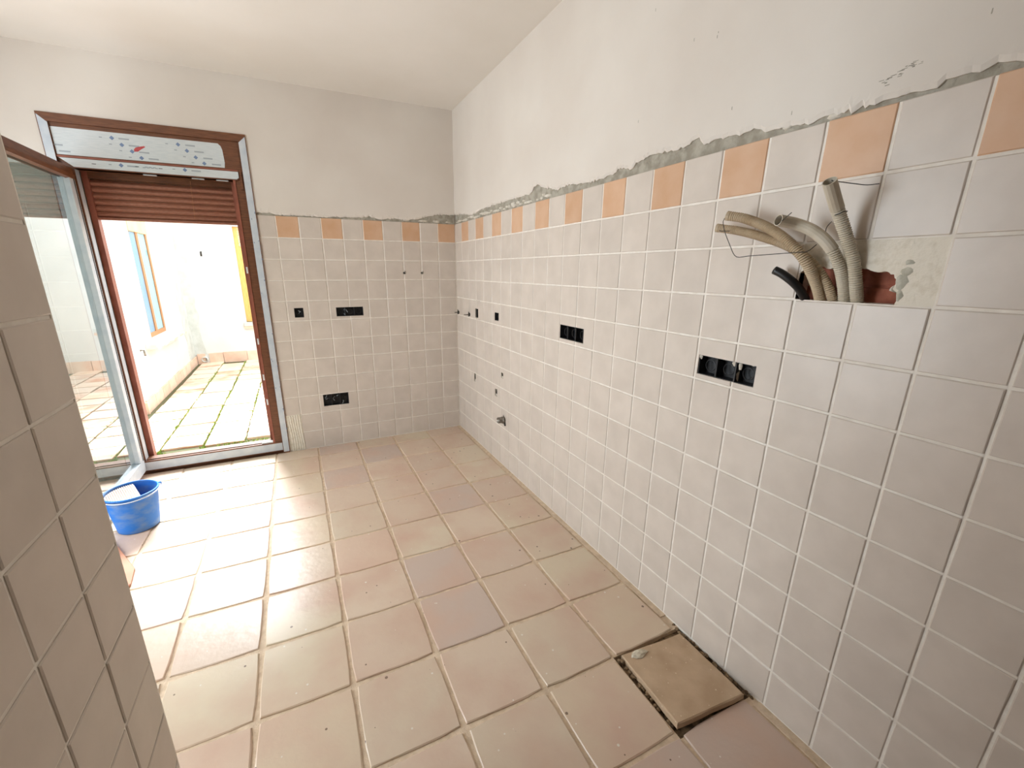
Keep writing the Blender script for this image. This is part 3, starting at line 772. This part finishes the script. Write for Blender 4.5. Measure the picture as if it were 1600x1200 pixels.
# water tap stubs
for (px, py, lab, ln) in ((717, 488, 'small dark tap stub in the tiled corner, closest to the short wall', .018), (734, 491.5, 'small dark tap stub with long pin beside the small socket box', .03)):
    q = hit(px, py, 0, 0); e = tag(empty('tap_stub', (0, q.y, q.z)), lab, 'pipe'); bpy.context.view_layer.update()
    wpart('flange', MB().sweep([(.004, q.y, q.z), (-.004, q.y, q.z), (-.006, q.y, q.z)], [.014, .014, .006], 12), 'dark_metal', e)
    wpart('pin', MB().sweep([(-.003, q.y, q.z), (-.02-ln, q.y+.008, q.z)], [.006, .004], 8), 'metal', e)
    wpart('handle', MB().sweep([(-.010, q.y, q.z-.016), (-.010, q.y, q.z+.024)], [.004, .003], 8), 'dark_metal', e)
# two anchor eyelets on the short wall
for (px, py, lab) in ((631.5, 426.5, 'small rusty wall eyelet on a joint of the short wall, closer to the door'), (659, 426.5, 'small wall eyelet on a joint of the short wall, closer to the corner')):
    q = hit(px, py, 1, 0); e = tag(empty('wall_eyelet', (q.x, 0, q.z)), lab, 'eyelet'); bpy.context.view_layer.update()
    wpart('plug', MB().sweep([(q.x, .004, q.z), (q.x, -.003, q.z)], .009, 10), 'dark_metal', e)
    wpart('ring', MB().sweep([(q.x+.003+.009*math.sin(t*.7), -.006-.002*t, q.z+.004+.012*math.cos(t*.7)) for t in range(8)], .0022, 6), 'metal', e)

# ---------------------------------------------------------------- conduits
def at_x(px, py, x): return hit(px, py, 0, x)
def conduit(label, path, rad, m, wire=None, ribs=True, cut=0.05):
    """path: [(px, py, x)]"""
    e = tag(empty('conduit', at_x(*path[0])), label, 'conduit', None); bpy.context.view_layer.update()
    pts = [at_x(*p) for p in path]
    smooth_len = cut
    _, Ln = spline(pts, 60); NR = int(Ln/.0028); S, Ln = spline(pts, NR)
    rad_l = [rad*(1.0 if (i % 2 == 0 or not ribs) else .82) for i in range(len(S))]
    # the last stretch is pulled smooth
    for i in range(len(S)):
        if (len(S)-i)*Ln/NR < smooth_len: rad_l[i] = rad
    inner = [S[-1-i] for i in range(0, 18)]
    S2 = S+inner; rl = rad_l+[rad*.86]*len(inner)
    n1 = len(S); mb = MB(); mb.sweep(S, rad_l, 14, caps=False)
    o = wpart('tube', mb, m, e, smooth=not ribs)
    mi = MB().sweep(list(reversed(inner)), rad*.87, 14, caps=False)
    t = (S[-1]-S[-2]).normalized()
    wpart('tube_inside', mi, m, e)
    lip = MB(); k = 18; a = t.orthogonal().normalized(); b = t.cross(a)
    lip.v = [tuple(S[-1]+(a*math.cos(2*math.pi*j/k)+b*math.sin(2*math.pi*j/k))*r_) for r_ in (rad, rad*.87) for j in range(k)]
    lip.f = [(j, (j+1) % k, k+(j+1) % k, k+j) for j in range(k)]
    wpart('cut_end', lip, m, e, smooth=False)
    if wire:
        W, _ = spline([at_x(*p) for p in wire], 40); wpart('pull_wire', MB().sweep(W, .0011, 5), 'wire', e)
    return e
conduit('tan corrugated conduit, the upper of the pair bending far over to the socket side', [(1283, 500, .026), (1282, 474, .024), (1275, 444, -.006), (1258, 408, -.046), (1232, 378, -.060), (1200, 356, -.064), (1165, 342, -.070), (1136, 337, -.088)], .0140, 'conduit_tan',
        wire=[(1136, 338, -.080), (1130, 345, -.080), (1132, 360, -.076), (1140, 382, -.064), (1150, 401, -.06), (1170, 400, -.06), (1210, 397, -.066), (1252, 394, -.068), (1262, 393, -.064), (1276, 382, -.055)], cut=.012)
conduit('tan corrugated conduit, the lower of the pair bending far over to the socket side', [(1304, 500, .030), (1301, 470, .028), (1293, 446, .012), (1277, 421, -.008), (1258, 402, -.017), (1230, 384, -.022), (1190, 370, -.028), (1155, 361, -.034), (1120, 356, -.054)], .0130, 'conduit_tan',
        wire=[(1121, 358, -.052), (1126, 361, -.060), (1140, 361, -.056)], cut=.010)
conduit('cream conduit with a smooth outer end, arching over between its neighbours', [(1318, 500, .024), (1319, 470, .022), (1318, 446, .010), (1312, 416, -.018), (1296, 384, -.044), (1272, 362, -.058), (1244, 350, -.076), (1216, 344, -.126)], .0146, 'conduit',
        wire=[(1214, 351, -.122), (1222, 345, -.130), (1230, 338, -.132), (1237, 332, -.132)], cut=.17)
conduit('cream corrugated conduit standing upright, the tallest of the bundle', [(1341, 502, .024), (1339, 470, .020), (1337, 440, .000), (1333, 405, -.016), (1321, 365, -.040), (1308, 325, -.075), (1296, 283, -.130)], .0150, 'conduit',
        wire=[(1299, 282, -.118), (1312, 284, -.10), (1335, 287, -.085), (1355, 289, -.072), (1374, 287, -.07)], cut=.085)
bp = tag(empty('black_pipe', at_x(1262, 478, .01)), 'short black plastic pipe at the left corner of the wall cavity', 'pipe'); bpy.context.view_layer.update()
S, _ = spline([at_x(*p) for p in ((1262, 500, .024), (1259, 472, .018), (1250, 453, -.006), (1238, 440, -.024), (1222, 428, -.036), (1210, 422, -.042))], 30)
wpart('tube', MB().sweep(S, .0115, 14), 'black_pipe', bp)
wpart('cut_end', MB().sweep([S[-1], S[-1]+(S[-1]-S[-2]).normalized()*.0006], .0095, 14), 'black_pipe', bp)
# binding wire round the upright conduit and a stray wire behind it
W, _ = spline([at_x(*p) for p in ((1302, 337, -.066), (1308, 335, -.088), (1318, 331, -.086), (1324, 330, -.066))], 16)
tw = tag(empty('tie_wire', at_x(1309, 336, -.1)), 'thin binding wire twisted round the upright conduit', 'wire'); bpy.context.view_layer.update()
wpart('strand', MB().sweep(W, .0013, 5), 'wire', tw)
W, _ = spline([at_x(*p) for p in ((1290, 364, -.048), (1291, 357, -.046), (1295, 351, -.04), (1300, 346, -.04))], 16)
wpart('strand', MB().sweep(W, .0011, 5), 'wire', tw)

# ---------------------------------------------------------------- bucket with a ribbed tile in it, slab, loose floor tile
BC = (-2.284, -.798, 0.0)
bk = tag(empty('bucket', BC), 'blue plastic builder\'s bucket smeared with dried mortar by the open door', 'bucket'); bpy.context.view_layer.update()
hb, rb_, rr_ = .234, .098, .124
prof = [(.0005, .004), (rb_-.006, .002), (rb_, .006)]
for i in range(1, 9): t = i/8; prof.append((rb_+(rr_-rb_)*t, .006+(hb-.016)*t))
prof += [(rr_+.006, hb-.010), (rr_+.007, hb-.002), (rr_+.003, hb), (rr_-.003, hb-.001), (rr_-.004, hb-.012)]
for i in range(7, -1, -1): t = i/8; prof.append((rb_+(rr_-rb_)*t-.004, .010+(hb-.016)*t))
prof.append((.0005, .010))
wpart('body', MB().lathe(prof, BC, 48), 'blue_plastic', bk)
hp = []
for i in range(31):
    th = R(20)-R(200)*i/30; hp.append((BC[0]+(rr_+.010)*math.cos(th), BC[1]+(rr_+.010)*math.sin(th), hb-.004-.014*math.sin(math.pi*i/30)))
wpart('handle', MB().sweep(hp, .0028, 8), 'white_enamel', bk)
for i in (0, 30):
    p = Vector(hp[i]); wpart('handle_lug', MB().sweep([p+Vector((0, 0, -.012)), p, p+Vector((0, 0, .008))], [.007, .010, .006], 10), 'blue_plastic', bk)
# ribbed board wedged inside the rim
zr = hb-.016; rin = rr_-.0065
A_, B_ = hit(203.5, 749, 2, zr), hit(217.5, 771, 2, zr)
dr = (B_-A_); dr.z = 0; dr.normalize(); nl = Vector((dr.y, -dr.x, 0))
if nl.x > 0: nl = -nl                      # towards the hidden side
c0 = Vector((BC[0], BC[1], zr)); off = (A_-c0).dot(nl)
rt_e = tag(empty('ribbed_board', c0), 'pale ribbed board wedged inside the rim of the blue bucket', 'board'); bpy.context.view_layer.update()
def chord(o_): return math.sqrt(max(0, rin*rin-o_*o_))
arc = []; a0 = math.acos(max(-1, min(1, off/rin)))
for i in range(25):
    th = -a0+2*a0*i/24; arc.append(c0+nl*(rin*math.cos(th))+dr*(rin*math.sin(th)))
wpart('slab', MB().prism([(p.x, p.y, zr-.006) for p in arc], (0, 0, .006)), 'ribbed_tile', rt_e, smooth=False)
o_ = off+.006
while o_ < rin-.012:
    h_ = chord(o_+.003)-.004; p = c0+nl*o_; q0 = p-dr*h_; q1 = p+dr*h_
    wpart('rib', MB().prism([q0-nl*.0022, q1-nl*.0022, q1+nl*.0022, q0+nl*.0022], (0, 0, .0045)), 'ribbed_tile', rt_e, smooth=False)
    o_ += .0095
# salmon slab
sl = MB().prism([(a, b, .0) for a, b in ((-2.185, -1.268), (-2.168, -1.40), (-2.30, -1.62), (-2.60, -1.50), (-2.50, -.98), (-2.372, -.925))], (0, 0, .012))
tag(sl.build('floor_slab', 'salmon_slab', bevel=.0015), 'thin salmon terracotta slab lying on the floor behind the partition', 'slab')
# lifted floor tile
c4_ = [hit(975, 1024, 2, 0), hit(1063, 986, 2, 0), hit(1168, 1093, 2, .022), hit(1062, 1141, 2, .022)]
lt = tag(empty('loose_floor_tile', (0, 0, 0)), 'loose terracotta floor tile lifted out of its bed against the long wall', 'tile')
cc = (c4_[0]+c4_[1]+c4_[2]+c4_[3])/4
me = panel_mesh(-.147, .147, -.150, .150, .022, ch=.004, wob=.0018, rng=random.Random(21), fine=6)
lt.location = (cc.x, cc.y+.007, .0112-.022); lt.rotation_euler = (R(-4.2), 0, R(-4.4))
o = link('tile_body', me, 'loose_tile'); o.parent = lt
def chunk(parent, c, s, seed, m='crumb', name='plaster_crumb'):
    bm = bmesh.new(); bmesh.ops.create_icosphere(bm, subdivisions=2, radius=1); rg_ = random.Random(seed)
    off = Vector((seed*3.1, seed, 0))
    for v in bm.verts: v.co *= 1+.45*noise.noise(v.co*1.6+off); v.co = Vector((v.co.x*s[0], v.co.y*s[1], v.co.z*s[2]))+Vector(c)
    me = bpy.data.meshes.new(name); bm.to_mesh(me); bm.free(); o = link(name, me, m, parent); return o
pc = hit(994, 1021, 2, .004)
tag(chunk(None, (pc.x+.006, pc.y-.006, .006), (.036, .017, .008), 4), 'flat white plaster crumb on the corner of the loose floor tile', 'rubble')
# dirt crumbs in the gap beside the loose tile
rg = random.Random(12)
for i in range(26):
    t = rg.random(); a = hit(970+(1058-970)*t, 1030+(1140-1030)*t, 2, -.008)
    tag(chunk(floor, (a.x-.004+rg.uniform(-.005, .005), a.y, -.012+rg.uniform(0, .004)), (rg.uniform(.004, .009),)*2+(rg.uniform(.003, .006),), i+30, 'dirt', 'dirt_clod'))
for i in range(30):
    t = rg.random(); a = hit(1040+(1172-1040)*t, 970+(1096-970)*t, 2, 0)
    chunk(floor, (-.006+rg.uniform(-.006, .004), a.y, -.010+rg.uniform(0, .004)), (rg.uniform(.004, .008), rg.uniform(.005, .010), .005), i+70, 'dirt', 'dirt_clod')

# ---------------------------------------------------------------- courtyard
PX, PY, PXR = -2.85, 4.43, 1.6
pf = tag(MB().box(PX-.2, PXR+.2, .25, PY+.2, -.2, -.018).build('patio_floor', 'patio_ground'), kind='structure')
MB().box(DX0, DX1, .10, .262, -.15, .012).build('outer_step', 'cement', pf)
prg = random.Random(31); pv = []
ptw = .296
for i in range(5):
    me = panel_mesh(-ptw/2, ptw/2, -.143, .143, .03, ch=.004, wob=.004, rng=prg, fine=4); me.materials.append(MATS['patio_tile']); pv.append(me)
colx = [-2.785-.0+0, -2.47, -2.16, -1.85]
k = 0; xs = [-2.626+.311*i for i in range(14)]
for i, xc in enumerate(xs):
    if xc > PXR-.1: break
    ph = (.43, .48, .43, .46)[i % 4]
    for j in range(14):
        yc = ph-.155+.311*j
        if yc < .26+.10 or yc > PY-.10: continue
        mw = Matrix.Translation((xc+prg.uniform(-.004, .004), yc+prg.uniform(-.008, .008), -.03+prg.uniform(-.004, .004))) @ Matrix.Rotation(R(prg.uniform(-1.2, 1.2)), 4, 'Z') @ Matrix.Rotation(R(prg.uniform(-.5, .5)), 4, 'X') @ Matrix.Rotation(math.pi*prg.randrange(2), 4, 'Z')
        link('patio_tile', prg.choice(pv), None, pf, mw)
# moss in the joints
mm = MB()
for i in range(4600):
    if i % 5:
        xj = prg.choice((-2.4705, -2.1595, -2.1595, -2.4705, -1.8485)); x = xj+prg.gauss(0, .013); y = prg.uniform(.35, 4.3)
        if prg.random() > .35+.6*max(0, noise.noise(Vector((xj*3, y*1.8, 0)))+.35): continue
    else:
        x = prg.uniform(-2.78, -1.5); y = .43+.311*prg.randrange(13)+prg.gauss(0, .006)
        if noise.noise(Vector((x*3, y*2, 4))) < .1: continue
    h = prg.uniform(.006, .022)
    for q in range(4):
        a = prg.uniform(0, 6.28); dx, dy = math.cos(a)*.009, math.sin(a)*.009
        n = len(mm.v); mm.v += [(x+dx*.4-dy*.5, y+dy*.4+dx*.5, -.022), (x+dx*.4+dy*.5, y+dy*.4-dx*.5, -.022), (x+dx*1.5, y+dy*1.5, -.012+h)]; mm.f.append((n, n+1, n+2))
tag(mm.build('moss', 'moss', fix=False), 'green moss growing in the joints of the courtyard paving', 'moss', kind='stuff')
PH = 2.75
# left courtyard wall with a window
WLY0, WLY1, WLZ0, WLZ1 = 2.42, 3.10, .69, 2.06
wl = MB()
wl.box(PX-.3, PX, .25, WLY0, -.2, PH); wl.box(PX-.3, PX, WLY1, PY+.2, -.2, PH); wl.box(PX-.3, PX, WLY0, WLY1, -.2, WLZ0); wl.box(PX-.3, PX, WLY0, WLY1, WLZ1, PH)
wpl = tag(wl.build('wall_patio_left', 'render_wall'), kind='structure')
BX0 = -2.072
wbk = MB(); BX1, BZ0, BZ1 = -.95, .62, 2.09
wbk.box(PX, BX0, PY, PY+.3, -.2, PH); wbk.box(BX1, PXR+.2, PY, PY+.3, -.2, PH); wbk.box(BX0, BX1, PY, PY+.3, -.2, BZ0); wbk.box(BX0, BX1, PY, PY+.3, BZ1, PH)
wpb = tag(wbk.build('wall_patio_back', 'render_wall'), kind='structure')
tag(MB().box(PXR, PXR+.3, .25, PY+.3, -.2, PH).build('wall_patio_right', 'render_wall'), kind='structure')
tag(MB().box(.32, PXR+.3, .02, .25, -.2, PH).build('wall_patio_house', 'render_wall'), kind='structure')
# rough cement patches beside the corner
def patch(parent, pts, d, m='cement'):
    MB().prism(pts, d).build('cement_patch', m, parent)
rg = random.Random(44)
pts = []
for i in range(17): z = .13+2.0*i/16; pts.append((PX, 4.05+rg.uniform(-.05, .05)-.06*z, z))
patch(wpl, [(PX, 4.428, .13)]+pts+[(PX, 4.428, 2.13)], (.006, 0, 0))
pts = []
for i in range(17): z = .13+2.0*i/16; pts.append((-2.70+rg.uniform(-.02, .02)-.02*z, PY, z))
patch(wpb, [(PX+.002, PY, .13)]+pts+[(PX+.002, PY, 2.13)], (0, -.006, 0))
pts = []
for i in range(13): z = .72+1.3*i/12; pts.append((PX, 3.36+rg.uniform(-.03, .03), z))
patch(wpl, [(PX, 3.125, .68)]+pts+[(PX, 3.125, 2.05)], (.005, 0, 0))
# skirting of terracotta pieces
y = 1.74
while y < PY-.03:
    l = min(.30, PY-.012-y); bx('skirting_tile', 'skirting', wpl, PX, PX+.018, y+.004, y+l, -.02, .118+prg.uniform(-.006, .006), bevel=.003); y += .307
bx('skirting_end', 'skirting', wpl, PX, PX+.026, 1.71, 1.738, -.02, .11, bevel=.003)
xk = PX+.02
for l in (.115, .20, .335, .335, .335, .335, .335, .335, .335, .335, .335, .335, .335):
    if xk+l > PXR: break
    if abs(l-.20) < 1e-6: xk += .045
    bx('skirting_tile', 'skirting', wpb, xk+.004, xk+l-.002, PY-.02, PY, -.02, .150+prg.uniform(-.006, .006), bevel=.003); xk += l
q = hit(321, 561, 1, PY)
dp = tag(empty('drain_pipe', (q.x, PY-.02, q.z)), 'grey drain outlet in the far corner of the courtyard', 'pipe'); bpy.context.view_layer.update()
wpart('pipe', MB().sweep([(q.x, PY+.02, q.z), (q.x, PY-.06, q.z), (q.x, PY-.06, q.z), (q.x, PY-.002, q.z)], [.042, .042, .034, .034], 18, caps=False), 'cement', dp)
wpart('mouth', MB().sweep([(q.x, PY-.001, q.z), (q.x, PY-.003, q.z)], .036, 16), 'cement', dp)
# window in the left courtyard wall
w1 = tag(empty('window_1'), kind='structure')
gx = PX-.004
for b in ((WLY1-.055, WLY1, WLZ0, 1.85), (2.68, 2.75, WLZ0, 1.85), (WLY0, WLY0+.03, WLZ0, 1.85)):
    bx('window_frame', 'tan_wood', w1, gx-.05, gx, b[0], b[1], b[2], b[3], bevel=.003)
bx('window_frame', 'tan_wood', w1, gx-.05, gx, WLY0+.03, 2.68, WLZ0, WLZ0+.05); bx('window_frame', 'tan_wood', w1, gx-.05, gx, 2.75, WLY1-.055, WLZ0, WLZ0+.05)
bx('shutter_box', 'box_panel', w1, gx-.06, gx+.012, WLY0, WLY1, 1.85, WLZ1)
bx('pane', 'clear_glass', w1, gx-.010, gx-.004, WLY0+.03, 2.68, WLZ0+.05, 1.85); bx('pane', 'clear_glass', w1, gx-.010, gx-.004, 2.75, WLY1-.055, WLZ0+.05, 1.85)
bx('pane_backing', 'pane_backing', w1, gx-.03, gx-.012, WLY0+.031, 2.679, WLZ0+.051, 1.85); bx('pane_backing', 'pane_backing_pale', w1, gx-.03, gx-.012, 2.751, WLY1-.056, WLZ0+.051, 1.85)  # even blue and pale cyan sheets directly behind the two panes
# tiled sill
sil = empty('window_sill', (0, 0, 0), w1)
bx('slab', 'cement', sil, PX-.07, PX+.10, 2.14, 3.50, .622, .655)
n = 14
for i in range(n):
    y0 = 2.12+(3.52-2.12)*i/n; bx('sill_tile', 'skirting' if i % 3 else 'cement', sil, PX-.0, PX+.125, y0+.004, y0+.098, .60-.0, .622, bevel=.003)
# window in the back courtyard wall
w2 = tag(empty('window_2'), kind='structure')
gy = PY+.06
for b in ((BX0, BX0+.055, BZ0, BZ1), (BX0+.50, BX0+.56, BZ0, 1.80), (BX1-.055, BX1, BZ0, BZ1)):
    bx('window_frame', 'yellow_wood', w2, b[0], b[1], gy, gy+.05, b[2], b[3], bevel=.003)
for (a, b) in ((BX0+.055, BX0+.50), (BX0+.56, BX1-.055)):
    bx('window_frame', 'yellow_wood', w2, a, b, gy+.005, gy+.05, BZ0, BZ0+.06); 
    bx('casement', 'yellow_wood', w2, a, a+.055, gy+.012, gy+.055, BZ0+.06, 1.80)
    bx('pane', 'clear_glass', w2, a+.055, b, gy+.03, gy+.036, BZ0+.06, 1.80)
    bx('pane_backing', 'box_panel', w2, a, b, gy+.12, gy+.16, BZ0, 1.80)
for i in range(7): bx('box_board', 'box_panel', w2, BX0+.055, BX1-.055, gy+.0, gy+.05, 1.802+i*.041, 1.840+i*.041, bevel=.003)
bx('window_sill', 'cement', w2, BX0-.03, BX1+.03, PY-.06, PY+.06, BZ0-.06, BZ0)
bx('sill_tile', 'skirting', w2, BX0-.035, BX1+.035, PY-.045, PY+.0, BZ0-.10, BZ0-.06)
# small hooks on the courtyard walls
q = hit(200+625*.18333, 340+310*.18333, 1, PY)
hk = tag(empty('wall_hook', (q.x, PY, q.z)), 'small dark hook on the far courtyard wall', 'hook'); bpy.context.view_layer.update()
wpart('pin', MB().sweep([(q.x, PY+.01, q.z+.03), (q.x, PY-.03, q.z+.03), (q.x, PY-.034, q.z-.035)], .012, 8), 'dark_metal', hk)
q = hit(220, 552, 0, PX)
hk = tag(empty('wall_hook', (PX, q.y, q.z)), 'small grey hook on the courtyard wall below the blue window', 'hook'); bpy.context.view_layer.update()
wpart('pin', MB().sweep([(PX-.01, q.y, q.z+.03), (PX+.03, q.y, q.z+.03), (PX+.034, q.y, q.z-.03)], .010, 8), 'metal', hk)

# scuffs and pits in the plaster of the long wall
rg = random.Random(77)
for i in range(26):
    t = rg.random(); a = hit(1375+62*t+rg.uniform(-4, 4), 133-38*t+rg.uniform(-5, 5), 0, -.0035); l = rg.uniform(.003, .011)
    MB().box(-.0039, -.003, a.y-l, a.y, a.z, a.z+rg.uniform(.0008, .002)).build('scuff', 'mortar', wall_r)
for (px, py) in ((1024, 18), (1070, 0), (1122, 52), (1143, 172), (1084, 65), (997, 192), (725, 108), (1548, 22), (1120, 60), (1236, 180)):
    a = hit(px, py, 0, -.0035); MB().box(-.0039, -.003, a.y-.002, a.y, a.z, a.z+rg.uniform(.003, .010)).build('scuff', 'mortar', wall_r)
